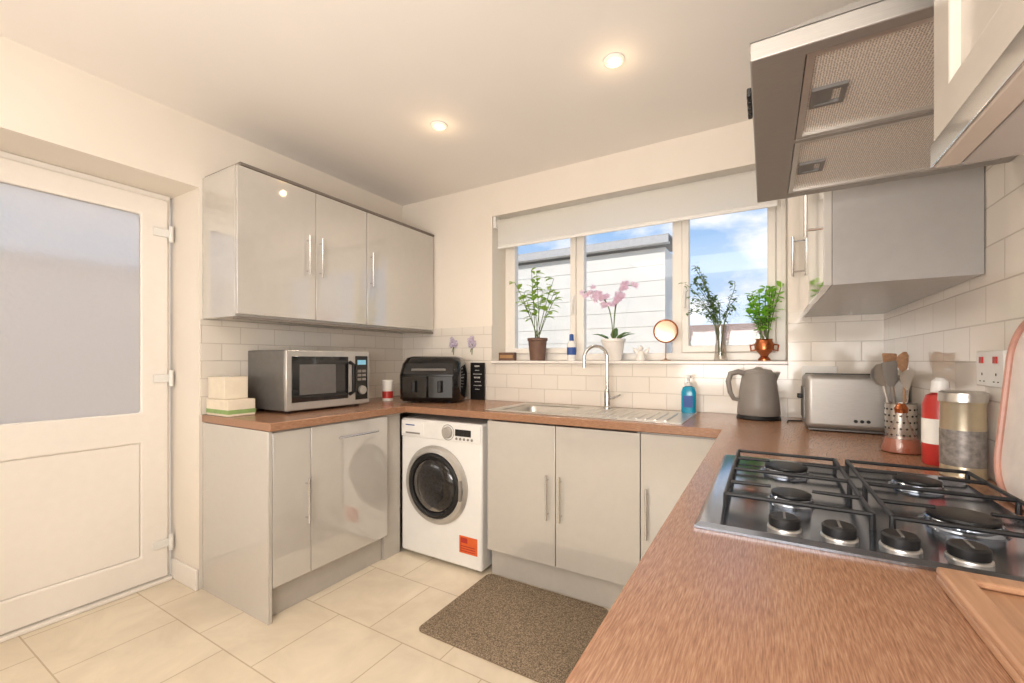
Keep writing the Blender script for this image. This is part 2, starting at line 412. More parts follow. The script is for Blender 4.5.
# ------------------------------------------------------------------ back door
door = sthing('door_1', 'white half-glazed back door with frosted glass', 'door', (-2.93, .62, .02))
fx0, fx1 = -2.965, -2.905
obj('door_frame', grid(nb(), [DY0+.001, DY0+.045, DY1-.045, DY1-.018], [.019, .04, DZ-.045, DZ-.001], lambda u,v: not (DY0+.045<u<DY1-.045 and .04<v<DZ-.045), fx0-.01, fx1-.015, 'x'), m_upvc, door, bevel=.004)
ly0, ly1, lz0, lz1 = DY0+.047, DY1-.03, .022, DZ-.03
gy0, gy1, gz0, gz1 = ly0+.115, .985, .955, 2.03
py0, py1, pz0, pz1 = gy0, gy1, .17, .79
lf = obj('door_leaf', grid(nb(), [ly0, gy0, gy1, ly1], [lz0, pz0, pz1, gz0, gz1, lz1], lambda u,v: not (gy0<u<gy1 and (gz0<v<gz1 or pz0<v<pz1)), fx0+.012, fx1, 'x'), m_upvc, door, bevel=.01, seg=3)
obj('pane', bx(-2.936, -2.926, gy0, gy1, gz0, gz1), m_frost, lf)
obj('door_panel', bx(-2.935, -2.918, py0, py1, pz0, pz1), m_upvc, lf, bevel=.006)
for z in (1.95, 1.137, .215):
    bm = nb(); tube(bm, [(-2.893, ly1+.006, z-.045), (-2.893, ly1+.006, z+.045)], .011, 14)
    box(bm, -2.904, -2.892, ly1-.075, ly1, z-.022, z+.022); box(bm, -2.906, -2.898, ly1+.0, ly1+.012, z-.03, z+.03)
    obj('hinge', bm, m_whiteplastic, door, bevel=.003)
bm = nb(); box(bm, -2.904, -2.896, ly0+.03, ly0+.06, .95, 1.2); tube(bm, [(-2.87, ly0+.045, 1.1), (-2.87, ly0+.16, 1.1)], .01, 12); tube(bm, [(-2.896, ly0+.045, 1.1), (-2.868, ly0+.045, 1.1)], .009, 12)
obj('door_handle', bm, m_whiteplastic, door, bevel=.002)

# ------------------------------------------------------------------ worktop
us = [XL+T+.001, -1.98, -1.36, -.94, -.16, XR-T-.001]; vs = [-.6, 1.15, 2.025, 2.13, 2.51, YB-T-.001]
def topkeep(u, v):
    if -1.36 < u < -.94 and 2.13 < v < 2.51: return False
    if u > -.16: return True
    if v > 2.025: return True
    return u < -1.98 and v > 1.15
tag(obj('worktop', grid(nb(), us, vs, topkeep, .905, W, 'z'), m_top, bevel=.004), 'brown wood-effect laminate worktop running round the kitchen', 'worktop')

# ------------------------------------------------------------------ base units
def carcass(bm, x0, x1, y0, y1, z0, z1, t=.018, front='-y'):
    box(bm, x0, x0+t, y0, y1, z0, z1); box(bm, x1-t, x1, y0, y1, z0, z1)
    box(bm, x0+t, x1-t, y0, y1, z0, z0+t); box(bm, x0+t, x1-t, y1-t, y1, z0+t, z1)
    return bm
FX = -2.0
c = thing('base_cabinet', 'narrow grey gloss base cabinet at the open end of the left worktop', 'cabinet', (-2.3, 1.27, 0))
obj('body', bx(-2.615, FX-.021, 1.172, 1.372, .15, .903), m_carc, c)
e = obj('end_panel', bx(-2.618, FX, 1.152, 1.171, 0, .903), m_gloss, c, bevel=.0015)
d = obj('door', bx(FX-.02, FX, 1.174, 1.371, .16, .895), m_gloss, c, bevel=.002)
bar_handle(d, (FX, 1.344, .42), (FX, 1.344, .645), (1,0,0))
c = thing('integrated_dishwasher', 'integrated appliance with wide grey gloss front and horizontal handle', 'dishwasher', (-2.3, 1.63, 0))
obj('body', bx(-2.615, FX-.021, 1.376, 1.888, .15, .903), m_carc, c)
d = obj('door', bx(FX-.02, FX, 1.375, 1.888, .16, .895), m_gloss, c, bevel=.002)
bar_handle(d, (FX, 1.52, .82), (FX, 1.79, .82), (1,0,0))
tag(obj('filler_panel', bx(-2.07, FX-.035, 1.892, 2.028, 0, .903), m_carc, bevel=.001), 'plain grey corner post between dishwasher and washing machine', 'filler panel')
tag(obj('kickboard', bx(-2.075, -2.055, 1.173, 1.888, 0, .148), m_carc, bevel=.001), 'grey plinth under the left base cabinet and dishwasher', 'kickboard')

FY = 2.045
c = thing('base_cabinet', 'grey gloss double-door base cabinet under the sink', 'cabinet', (-.94, 2.34, 0))
obj('body', carcass(nb(), -1.37, -.508, FY+.021, 2.63, .15, .903), m_carc, c)
d = obj('door', bx(-1.368, -.944, FY, FY+.02, .16, .895), m_gloss, c, bevel=.002); bar_handle(d, (-.983, FY, .405), (-.983, FY, .64), (0,-1,0))
d = obj('door', bx(-.940, -.508, FY, FY+.02, .16, .895), m_gloss, c, bevel=.002); bar_handle(d, (-.909, FY, .405), (-.909, FY, .64), (0,-1,0))
c = thing('base_cabinet', 'grey gloss single-door base cabinet in the corner right of the sink', 'cabinet', (-.32, 2.34, 0))
obj('body', bx(-.504, -.122, FY+.021, 2.63, .15, .903), m_carc, c)
d = obj('door', bx(-.504, -.145, FY, FY+.02, .16, .895), m_gloss, c, bevel=.002); bar_handle(d, (-.474, FY, .41), (-.474, FY, .645), (0,-1,0))
tag(obj('kickboard', bx(-1.37, -.062, FY+.05, FY+.068, 0, .148), m_carc, bevel=.001), 'grey plinth under the sink cabinets behind the doormat', 'kickboard')
c = thing('base_cabinet', 'grey gloss run of base cabinets beneath the hob worktop', 'cabinet', (.2, .7, 0))
obj('body', bx(-.12, .478, -.58, 2.03, .15, .903), m_carc, c)
obj('plinth', bx(-.08, -.062, -.58, 2.09, 0, .148), m_carc, c)
for k in range(4):
    y0 = -.58+k*.652
    d = obj('door', bx(-.141, -.121, y0+.002, y0+.65, .16, .895), m_gloss, c, bevel=.002); bar_handle(d, (-.141, y0+.06, .42), (-.141, y0+.06, .645), (-1,0,0))

# ------------------------------------------------------------------ wall cabinets
def wall_unit_left(y0, y1, splits, handles, label):
    c = thing('wall_cabinet', label, 'cabinet', (-2.45, (y0+y1)/2, 1.46), group='glossy wall cabinets on the left wall')
    obj('body', bx(XL+.002, -2.299, y0, y1, 1.462, 2.222), m_carc, c)
    obj('top_panel', bx(XL+.002, -2.272, y0-.004, y1, 2.2225, 2.238), m_dark_edge, c, bevel=.002)
    for (a, b), h in zip(splits, handles):
        d = obj('door', bx(-2.298, -2.277, a+.0015, b-.0015, 1.474, 2.221), m_gloss, c, bevel=.002)
        bar_handle(d, (-2.277, h, 1.725), (-2.277, h, 1.955), (1,0,0))
    return c
c = wall_unit_left(1.172, 1.969, ((1.156, 1.594), (1.594, 1.969)), (1.538, 1.62), 'two-door grey gloss wall cabinet above the microwave')
obj('end_panel', bx(XL+.002, -2.299, 1.155, 1.1715, 1.462, 2.222), m_gloss, c, bevel=.0015)
obj('light_rail', bx(-2.318, -2.284, 1.156, 1.969, 1.448, 1.4615), m_dark_edge, c)
c = wall_unit_left(1.971, 2.638, ((1.971, 2.638),), (2.0,), 'single-door grey gloss wall cabinet in the corner above the air fryer')
obj('light_rail', bx(-2.318, -2.284, 1.971, 2.638, 1.448, 1.4615), m_dark_edge, c)

c = thing('wall_cabinet', 'grey wall cabinet between the window and the cooker hood', 'cabinet', (.32, 2.1, 1.458))
obj('body', bx(.168, XR-T-.002, 1.55, 2.64, 1.458, 2.2), m_carc2, c, bevel=.001)
for a, b, h in ((1.55, 2.05, 1.78), (2.05, 2.64, 2.58)):
    d = obj('door', bx(.147, .1675, a+.0015, b-.0015, 1.458, 2.2), m_gloss, c, bevel=.002)
    bar_handle(d, (.147, h, 1.66), (.147, h, 1.86), (-1,0,0))
NZ = 1.434
c = thing('wall_cabinet', 'beige-grey wall cabinet nearest the viewer with metal-edged door', 'cabinet', (.32, .1, NZ))
obj('body', bx(.168, XR-T-.002, -.55, .595, NZ, 2.2), m_carc2, c, bevel=.001)
for a, b in ((.02, .595), (-.55, .02)):
    t = .045
    d = obj('door', grid(nb(), [a+.0015, a+t, b-t, b-.0015], [NZ, NZ+t+.02, 2.2-t, 2.2], lambda u,v: not (a+t<u<b-t and NZ+t+.02<v<2.2-t), .147, .1675, 'x'), m_beige, c, bevel=.002)
    obj('door_panel', bx(.155, .163, a+t, b-t, NZ+.065, 2.155), m_beige, d)
    q = obj('edge_strip', bx(.1445, .1469, a+.002, b-.002, NZ+.0005, NZ+.024), m_chrome, d, bevel=.001); q['label'] = 'polished metal strip along the door bottom'

# ------------------------------------------------------------------ cooker hood
HZ = 1.69; hx0, hx1, hy0, hy1 = -.02, XR-T-.002, .742, 1.42
h = thing('cooker_hood', 'stainless steel cooker hood with mesh filters above the hob', 'cooker hood', (.23, 1.08, HZ))
us = [hx0, .052, .455, hx1]; vs = [hy0, hy0+.025, 1.058, 1.072, hy1-.03, hy1]
obj('canopy_rim', grid(nb(), us, vs, lambda u,v: not (.052<u<.455 and (vs[1]<v<vs[2] or vs[3]<v<vs[4])), HZ, HZ+.028, 'z'), m_hoodedge, h, bevel=.002)
bm = nb(); R = lambda x0,x1,y0,y1,z: [(x0,y0,z),(x1,y0,z),(x1,y1,z),(x0,y1,z)]
loft(bm, [R(hx0,hx1,hy0,hy1,HZ+.0285), R(hx0+.01,hx1,hy0+.01,hy1-.01,HZ+.035), R(.2,hx1,.95,1.21,HZ+.18)]); obj('canopy', bm, m_hoodsteel, h)
obj('chimney', bx(.2, hx1, .95, 1.21, HZ+.1805, ZC-.001), m_hoodsteel, h, bevel=.003)
for a, b in ((vs[1], vs[2]), (vs[3], vs[4])):
    f = obj('grease_filter', bx(.054, .453, a+.002, b-.002, HZ+.008, HZ+.016), m_filter, h)
    obj('filter_frame', grid(nb(), [.0535, .064, .443, .4535], [a+.0015, a+.012, b-.012, b-.0015], lambda u,v: not (.064<u<.443 and a+.012<v<b-.012), HZ+.002, HZ+.018, 'z'), m_steel, f)
    my = (a+b)/2
    bm = nb(); grid(bm, [.068, .075, .11, .117], [my-.03, my-.022, my+.022, my+.03], lambda u,v: not (.075<u<.11 and abs(v-my)<.022), HZ+.002, HZ+.0078, 'z'); box(bm, .074, .098, my-.0225, my+.0225, HZ+.004, HZ+.0078)
    obj('filter_latch', bm, m_greymetal, f)
for k in range(4): obj('button', bx(hx0-.008, hx0-.0005, .85+k*.022, .866+k*.022, HZ+.006, HZ+.022), m_black, h, bevel=.002)

# ------------------------------------------------------------------ hob
hb = thing('gas_hob', 'stainless steel four-burner gas hob set in the right worktop', 'hob', (.15, 1.13, W))
X0, X1, Y0, Y1 = -.108, .405, .815, 1.45
bm = nb()
loft(bm, [R(X0,X1,Y0,Y1,W+.0005), R(X0,X1,Y0,Y1,W+.005), R(X0+.008,X1-.008,Y0+.008,Y1-.008,W+.011), R(X0+.022,X1-.022,Y0+.022,Y1-.022,W+.007)])
obj('plate', bm, m_hobsteel, hb)
P = W+.007
for x in (.045, .295):
    for y, s in ((1.04, .75 if x < .1 else 1.0), (1.30, 1.0 if x < .1 else .88)):
        b = obj('burner', lathe(nb(), [(.058*s,P), (.056*s,P+.003), (.05*s,P+.005), (.049*s,P+.011), (.047*s,P+.0125), (0,P+.0125)], (x,y,0)), m_hobsteel, hb)
        obj('burner_cap', lathe(nb(), [(0,P+.013), (.044*s,P+.013), (.047*s,P+.0155), (.046*s,P+.0195), (.041*s,P+.021), (0,P+.021)], (x,y,0)), m_iron, b)
for k in range(4):
    x = .028+.0753*k
    kb = obj('control_knob', lathe(nb(), [(.0225,P+.004), (.0232,P+.008), (.0232,P+.018), (.02,P+.0215), (0,P+.0215)], (x,.872,0)), m_black, hb)
    q = obj('knob_base', lathe(nb(), [(.0255,P), (.025,P+.003), (.023,P+.0039), (0,P+.0039)], (x,.872,0)), m_steel, kb); q['label'] = 'silver knob base'
    bm = nb(); box(bm, x-.0018, x+.0018, .856, .888, P+.0216, P+.0228); obj('knob_mark', bm, m_greymetal, kb)
GZ = W+.0325
for x in (.045, .295):
    bm = nb(); r = .0042
    xa, xb, ya, yb = x-.112, x+.112, .94, 1.405
    for p, q in (((xa,ya),(xa,yb)), ((xb,ya),(xb,yb))): tube(bm, [(*p,GZ),(*q,GZ)], r, 8)
    for y in (ya, 1.17, yb): tube(bm, [(xa,y,GZ),(xb,y,GZ)], r, 8)
    for y in (1.04, 1.30):
        for sx in (-1, 1): tube(bm, [(x+sx*.112,y,GZ),(x+sx*.035,y,GZ+.001)], [r,r*.8], 8)
    for px in (xa, xb):
        for py in (ya, 1.17, yb): tube(bm, [(px,py,GZ+.003),(px,py,P)], [r, r*1.2], 8)
    obj('pan_support', bm, m_iron, hb)

# ------------------------------------------------------------------ sink + tap
sk = thing('sink', 'stainless steel inset sink with ribbed drainer under the window', 'sink', (-.9, 2.33, W))
us = [-1.415, -1.345, -.955, -.33]; vs = [2.085, 2.145, 2.495, 2.585]
obj('rim', grid(nb(), us, vs, lambda u,v: not (-1.345<u<-.955 and 2.145<v<2.495), W+.0005, W+.004, 'z'), m_steel, sk, bevel=.001)
def rr(cx, cy, w, h_, r, z): return [(cx+a, cy+b, z) for a, b in rrect(w, h_, r)]
bm = nb()
loops = [rr(-1.15,2.32,.40,.36,.05,W+.0042), rr(-1.15,2.32,.385,.345,.06,W-.01), rr(-1.15,2.32,.365,.325,.06,W-.14), rr(-1.15,2.32,.30,.26,.05,W-.165)]
rings = [[bm.verts.new(p) for p in l] for l in loops]
for a, b in zip(rings, rings[1:]):
    for k in range(len(a)): bm.faces.new([a[k], a[(k+1)%len(a)], b[(k+1)%len(a)], b[k]])
bm.faces.new(rings[-1])
obj('bowl', bm, m_steel, sk, solid=.0015)
obj('plughole', lathe(nb(), [(.045,W-.1635),(.045,W-.161),(.03,W-.162),(0,W-.162)], (-1.15,2.32,0)), m_chrome, sk)
bm = nb()
for k in range(11): 
    x = -.87+k*.046; tube(bm, [(x,2.13,W+.0045),(x,2.46,W+.0045)], .0055, 8)
box(bm, -.88, -.4, 2.125, 2.465, W+.004, W+.0048)
obj('drainer_ribs', bm, m_steel, sk)
tp = thing('mixer_tap', 'tall chrome swan-neck mixer tap behind the sink', 'tap', (-.825, 2.54, W))
z0 = W+.0045
obj('body', lathe(nb(), [(.027,z0),(.027,z0+.006),(.02,z0+.012),(.019,z0+.1),(.014,z0+.115),(0,z0+.115)], (-.825,2.54,0)), m_chrome, tp)
pts = [(-.825,2.54,z0+.11)]; 
for k in range(15):
    a = PI*k/14; 
    cx = .07*(1-math.cos(a)); pts.append((-.825-cx*.85, 2.54-cx*.55, z0+.30+.075*math.sin(a)))
e = pts[-1]; pts.append((e[0], e[1], e[2]-.055))
bm = nb(); tube(bm, pts, .0105, 14); obj('spout', bm, m_chrome, tp)
bm = nb(); tube(bm, [(-.805,2.54,z0+.06),(-.79,2.535,z0+.062),(-.74,2.525,z0+.085)], [.009,.007,.005], 10); obj('lever', bm, m_chrome, tp)

# ------------------------------------------------------------------ washing machine
wm = thing('washing_machine', 'white front-loading washing machine under the corner worktop', 'washing machine', (-1.715, 2.3, 0))
wx0, wx1, wy = -2.028, -1.40, 2.035
obj('body', bx(wx0, wx1, wy, 2.60, .02, .868), m_white, wm, bevel=.012, seg=3)
for x in (wx0+.06, wx1-.06):
    for y in (wy+.06, 2.54): obj('foot', lathe(nb(), [(.022,0),(.022,.01),(.012,.012),(.012,.021),(0,.021)], (x,y,0), seg=12), m_black, wm)
cp = obj('control_panel', bx(wx0+.006, wx1-.006, wy-.008, wy-.0005, .755, .858), m_whiteplastic, wm, bevel=.004)
obj('detergent_drawer', bx(wx0+.02, wx0+.2, wy-.013, wy-.0085, .768, .848), m_white, wm, bevel=.004)
obj('drawer_grip', bx(wx0+.05, wx0+.17, wy-.015, wy-.0132, .775, .785), m_greyplastic, wm)
obj('badge', bx(wx0+.05, wx0+.125, wy-.0145, wy-.0132, .826, .833), m_bluelabel, wm)
obj('program_dial', lathe(nb(), [(.036,0),(.034,.014),(.03,.018),(0,.018)], (-1.64,wy-.0085,.806), '-y', 24), m_silverplastic, wm)
obj('display', bx(-1.585, -1.47, wy-.010, wy-.0085, .79, .83), m_darkglass, wm)
for k in range(5): obj('button', lathe(nb(), [(.008,0),(.007,.004),(0,.004)], (-1.575+k*.028,wy-.0085,.774), '-y', 12), m_greyplastic, wm)
obj('dial_ring', lathe(nb(), [(.044,0),(.044,.0012),(.047,.0012),(.047,0)], (-1.64,wy-.0082,.806), '-y', 28), m_greymetal, wm)
dc = (-1.735, wy, .478)
d = obj('porthole_door', lathe(nb(), [(.238,.0005),(.24,.012),(.225,.03),(.2,.034),(.196,.02),(.196,.0005)], dc, '-y', 56), m_silverplastic, wm)
obj('door_ring', lathe(nb(), [(.195,.001),(.195,.036),(.18,.042),(.165,.036),(.163,.001)], dc, '-y', 56), m_black, d)
obj('drum', lathe(nb(), [(.162,.001),(.158,.012),(.125,.005),(.12,.002),(.05,.002),(.045,.008),(0,.01)], dc, '-y', 48), m_drum, d)
obj('door_glass', lathe(nb(), [(.1625,.03),(.15,.04),(.11,.05),(.05,.055),(0,.056)], dc, '-y', 48), m_tint, d)
bm = nb(); tube(bm, [(dc[0]+.205,wy-.036,.42),(dc[0]+.215,wy-.044,.478),(dc[0]+.205,wy-.036,.536)], .011, 10); obj('door_handle', bm, m_greyplastic, d)
s = obj('sticker', bx(-1.56, -1.43, wy-.0015, wy-.0003, .105, .205), m_orange, wm); s['label'] = 'orange energy sticker'
bm = nb(); box(bm, -1.55, -1.50, wy-.0022, wy-.0016, .165, .195); box(bm, -1.55, -1.545, wy-.0022, wy-.0016, .116, .165)
for k in range(3): box(bm, -1.55, -1.445, wy-.0022, wy-.0016, .116+k*.014, .121+k*.014)
obj('sticker_print', bm, m_red, s)

# ------------------------------------------------------------------ doormat
bm = nb(); pts = rrect(.715, .6, .03)
loft(bm, [[(a-1.02, b+1.775, .0008) for a, b in pts], [(a-1.02, b+1.775, .008) for a, b in pts], [(a*.985-1.02, b*.985+1.775, .012) for a, b in pts]])
tag(obj('doormat', bm, m_mat), 'brown speckled doormat on the floor before the sink', 'doormat')

# ------------------------------------------------------------------ downlights
def downlight(x, y, label):
    d = thing('downlight', label, 'downlight', (x, y, ZC), group='recessed ceiling downlights')
    obj('trim_ring', lathe(nb(), [(.032,.0),(.045,.0005),(.046,.006),(.038,.01),(.032,.006),(.032,0)], (x,y,ZC-.001), '-z', 32), m_white, d)
    obj('lamp', lathe(nb(), [(.0315,.001),(.031,.004),(0,.004)], (x,y,ZC-.001), '-z', 24), m_lamp, d)
    l = bpy.data.lights.new('downlight_beam', 'SPOT'); l.energy = 20; l.color = (1, .86, .70); l.spot_size = math.radians(140); l.spot_blend = .8; l.shadow_soft_size = .03
    lo = bpy.data.objects.new('downlight_beam', l); C.objects.link(lo); lo.location = (x, y, ZC-.02)
    l = bpy.data.lights.new('downlight_glow', 'POINT'); l.energy = .35; l.color = (1, .72, .42); l.shadow_soft_size = .02
    lo = bpy.data.objects.new('downlight_glow', l); C.objects.link(lo); lo.location = (x, y, ZC-.09)
downlight(-.563, 1.822, 'lit ceiling downlight nearer the cooker hood')
downlight(-1.55, 1.838, 'lit ceiling downlight nearer the left wall cabinets')

# ------------------------------------------------------------------ left worktop items
b = thing('carton', 'green and cream carton at the left end of the worktop', 'carton', (-2.49, 1.23, W))
obj('box', bx(-2.605, -2.385, 1.165, 1.305, W+.0005, 1.032), m_paperbeige, b, bevel=.003)
obj('printed_band', bx(-2.6055, -2.3845, 1.1645, 1.3055, W+.012, W+.034), m_greenprint, b)
b = thing('tissue_box', 'cream tissue box stacked on the green carton', 'box', (-2.49, 1.23, 1.033))
obj('box', bx(-2.60, -2.43, 1.17, 1.29, 1.0325, 1.15), m_paperbeige, b, bevel=.004)
bm = nb(); loft(bm, [[(-2.515+a, 1.23+c_, 1.1505) for a, c_ in rrect(.09,.03,.014)], [(-2.515+a, 1.23+c_, 1.153) for a, c_ in rrect(.08,.022,.01)]]); obj('opening', bm, m_whiteplastic, b)

mw = thing('microwave', 'silver and dark grey microwave on the left worktop', 'microwave', (-2.42, 1.67, W))
mx = -2.255; my0, my1, mz0, mz1 = 1.385, 1.955, W+.014, 1.295
obj('body', bx(-2.615, mx-.001, my0, my1, mz0, mz1), m_greymetal, mw, bevel=.006)
for x in (-2.56, -2.3):
    for y in (my0+.05, my1-.05): obj('foot', lathe(nb(), [(.014,W+.0005),(.014,mz0),(0,mz0)], (x,y,0), seg=12), m_black, mw)
fp = obj('front_panel', bx(mx, mx+.02, my0, my1, mz0, mz1), m_silverplastic, mw, bevel=.006)
d = obj('door_window', bx(mx+.0205, mx+.024, my0+.03, my0+.40, mz0+.045, mz1-.035), m_darkglass, mw, bevel=.002)
obj('window_mesh', bx(mx+.0242, mx+.0248, my0+.075, my0+.31, mz0+.085, mz1-.08), m_greymetal, d)
bm = nb(); tube(bm, [(mx+.02,my0+.415,mz0+.07),(mx+.055,my0+.415,mz0+.085),(mx+.055,my0+.415,mz1-.085),(mx+.02,my0+.415,mz1-.07)], .012, 12); obj('door_handle', bm, m_black, mw)
cpn = obj('control_panel', bx(mx+.0205, mx+.024, my1-.115, my1-.02, mz0+.03, mz1-.03), m_blackgloss, mw, bevel=.002)
obj('display', bx(mx+.0242, mx+.025, my1-.1, my1-.035, mz1-.085, mz1-.055), m_display, cpn)
for r_ in range(3):
    for k in range(2): obj('button', bx(mx+.0242, mx+.0255, my1-.1+k*.036, my1-.071+k*.036, mz0+.15+r_*.026, mz0+.166+r_*.026), m_greyplastic, cpn)
obj('control_knob', lathe(nb(), [(.028,0),(.026,.016),(0,.017)], (mx+.0245,my1-.067,mz0+.09), 'x', 24), m_silverplastic, cpn)

jc = (-2.36, 2.23, 0)
j = thing('tea_canister', 'small red and white canister between microwave and air fryer', 'canister', (jc[0], jc[1], W))
obj('body', lathe(nb(), [(0,W+.0005),(.036,W+.0005),(.038,W+.004),(.038,W+.115),(0,W+.115)], jc), m_paperwhite, j)
obj('lid', lathe(nb(), [(0,W+.1155),(.04,W+.1155),(.04,W+.145),(.034,W+.15),(0,W+.15)], jc), m_paperwhite, j)
obj('red_band', lathe(nb(), [(.0382,W+.02),(.0388,W+.02),(.0388,W+.07),(.0382,W+.07)], jc), m_red, j)

# air fryer (local coords, front = -y)
af = thing('air_fryer', 'black two-drawer air fryer in the worktop corner', 'air fryer', (-2.035, 2.36, W), math.radians(24))
bm = nb()
def afl(w, d0, d1, r, z): return [(a, b_+(d0+d1)/2, z) for a, b_ in rrect(w, d1-d0, r, 8)]
loft(bm, [afl(.40,-.13,.15,.05,.012), afl(.43,-.145,.16,.06,.03), afl(.435,-.145,.16,.06,.19), afl(.42,-.105,.155,.06,.27), afl(.385,-.075,.135,.06,.308), afl(.33,-.05,.11,.05,.32)])
obj('body', bm, m_blackgloss, af, world=False, smooth=50)
for sx in (-.13, .13):
    for sy in (-.07, .10): obj('foot', lathe(nb(), [(.015,.0005),(.015,.0118),(0,.0118)], (sx,sy,0), seg=10), m_black, af, world=False)
for sx in (-1, 1):
    d = obj('drawer', bx(min(sx*.003, sx*.178), max(sx*.003, sx*.178), -.158, -.1455, .035, .188), m_blackgloss, af, bevel=.006, seg=3, world=False)
    bm = nb(); box(bm, sx*.09-.014, sx*.09+.014, -.183, -.1585, .075, .155); obj('handle', bm, m_black, d, bevel=.006, world=False)
bm = nb(); v = [[(-.175,-.147,.198),(.175,-.147,.198),(.165,-.109,.272),(-.165,-.109,.272)]]; loft(bm, [v[0], [(a, b_+.014, c_+.003) for a,b_,c_ in v[0]]]); cpn = obj('control_panel', bm, m_darkglass, af, world=False)
obj('panel_display', loft(nb(), [[(-.12,-.1382,.222),(.12,-.1382,.222),(.12,-.1305,.236),(-.12,-.1305,.236)],[(-.12,-.128,.226),(.12,-.128,.226),(.12,-.121,.239),(-.12,-.121,.239)]]), m_greymetal, cpn, world=False)

# sign
s = thing('message_sign', 'small black sign with white lettering leaning on the tiles', 'sign', (-1.835, 2.6, W))
bm = nb(); box(bm, -1.90, -1.775, 2.612, 2.622, W+.0005, W+.275); obj('board', bm, m_black, s, bevel=.001)
bm = nb(); random.seed(3)
for k in range(7):
    hh = .011 if k in (0, 3) else .005
    tot = random.uniform(.035, .075); x = -1.8375-tot/2
    while x < -1.8375+tot/2:
        wd = random.uniform(.004, .010); box(bm, x, x+wd, 2.6112, 2.6118, W+.244-k*.028, W+.244-k*.028+hh); x += wd+.004
obj('lettering', bm, m_paperwhite, s)

# lavender ornaments
for x, lab in ((-2.08, 'lilac flower ornament on the tiles above the air fryer'), (-1.905, 'lilac flower ornament on the tiles above the black sign')):
    f = thing('flower_ornament', lab, 'ornament', (x, 2.635, 1.33), group='lilac flower ornaments on the back tiles')
    bm = nb(); tube(bm, [(x, 2.639, 1.28), (x+.004, 2.639, 1.36)], .003, 6); tube(bm, [(x-.015, 2.639, 1.30), (x+.003, 2.639, 1.355)], .0025, 6); obj('stem', bm, m_stem, f)
    bm = nb(); lathe(bm, [(.022,0),(.022,.004),(0,.005)], (x, 2.6415, 1.375), '-y', 14)
    for k in range(40):
        a = random.uniform(0, 2*PI); r = .036*math.sqrt(random.random()); cx, cz = x+r*math.cos(a), 1.375+r*1.25*math.sin(a)
        lathe(bm, [(0,0),(.009,.003),(.007,.009),(0,.011)], (cx, 2.6415-random.uniform(0,.004), cz), '-y', 6)
    obj('petals', bm, m_lav, f)

# soap dispenser
sp = thing('soap_dispenser', 'blue pump soap dispenser standing by the drainer', 'soap dispenser', (-.365, 2.545, W))
z0 = W+.0045; cc = (-.365, 2.545, 0)
bm = nb(); loft(bm, [[(cc[0]+a*k, cc[1]+b_*k, z) for a, b_ in rrect(.075,.05,.02)] for k, z in ((.95,z0),(1,z0+.006),(1,z0+.115),(.8,z0+.14),(.4,z0+.147))]); obj('bottle', bm, m_blue, sp)
bm = nb(); lathe(bm, [(.016,z0+.1475),(.016,z0+.165),(.006,z0+.167),(.006,z0+.195),(0,z0+.195)], cc, seg=16); box(bm, cc[0]-.012, cc[0]+.012, cc[1]-.045, cc[1]+.012, z0+.195, z0+.206); obj('pump', bm, m_whiteplastic, sp)
bm = nb(); box(bm, cc[0]-.024, cc[0]+.024, cc[1]-.0262, cc[1]-.0255, z0+.03, z0+.095); obj('label_patch', bm, m_bluelabel, sp)

# ------------------------------------------------------------------ kettle + toaster
kt = thing('kettle', 'grey cordless kettle on the worktop below the window corner', 'kettle', (-.03, 2.49, W), math.radians(20))
kt.scale = (1.1, 1.1, 1.1)
obj('power_base', lathe(nb(), [(0,.0005),(.088,.0005),(.09,.006),(.084,.018),(0,.018)]), m_black, kt, world=False)
obj('body', lathe(nb(), [(0,.019),(.084,.019),(.087,.024),(.084,.07),(.075,.15),(.066,.205),(.062,.212),(0,.212)]), m_greyplastic, kt, world=False)
obj('lid', lathe(nb(), [(0,.2125),(.058,.2125),(.052,.222),(.02,.227),(.012,.235),(0,.236)]), m_greyplastic, kt, world=False)
bm = nb(); loft(bm, [[(.055,-.022,.205),(.055,.022,.205),(.06,.012,.165),(.06,-.012,.165)],[(.088,-.012,.214),(.088,.012,.214),(.074,.006,.17),(.074,-.006,.17)]]); obj('spout', bm, m_greyplastic, kt, world=False)
bm = nb(); tube(bm, [(-.058,0,.205),(-.085,0,.214),(-.118,0,.205),(-.128,0,.17),(-.12,0,.12),(-.105,0,.09),(-.078,0,.085)], [.013,.013,.013,.012,.011,.01,.009], 12); obj('handle', bm, m_greyplastic, kt, world=False)

to = thing('toaster', 'wide brushed steel toaster in the worktop corner by the right wall', 'toaster', (.308, 2.255, W), math.radians(2))
obj('body', bx(-.166, .166, -.082, .085, .012, .235), m_toaststeel, to, bevel=.022, seg=5, world=False)
obj('base', bx(-.155, .155, -.07, .075, .004, .0118), m_greymetal, to, bevel=.002, world=False)
for sx in (-.13, .13):
    for sy in (-.06, .06): obj('foot', lathe(nb(), [(.01,.0005),(.01,.0038),(0,.0038)], (sx,sy,0), seg=10), m_black, to, world=False)
for sy in (-.032, .032): obj('slot', bx(-.13, .13, sy-.013, sy+.013, .2352, .2375), m_black, to, world=False)
obj('end_cap', bx(-.170, -.1662, -.055, .055, .05, .18), m_greymetal, to, world=False)
obj('lever', bx(-.188, -.1702, -.018, .018, .13, .15), m_black, to, bevel=.004, world=False)
obj('control_knob', lathe(nb(), [(.016,0),(.015,.012),(0,.012)], (.11,-.0825,.06), '-y', 18), m_black, to, world=False)
for k in range(3): obj('button', lathe(nb(), [(.007,0),(.006,.005),(0,.005)], (.05+k*.02-.05,-.0825,.05), '-y', 12), m_black, to, world=False)
bm = nb(); tube(bm, [(.09,2.40,W+.004),(.09,2.45,W+.004),(.16,2.48,W+.004),(.22,2.56,W+.004),(.21,2.632,W+.06),(.2,2.632,1.12)], .0035, 8)
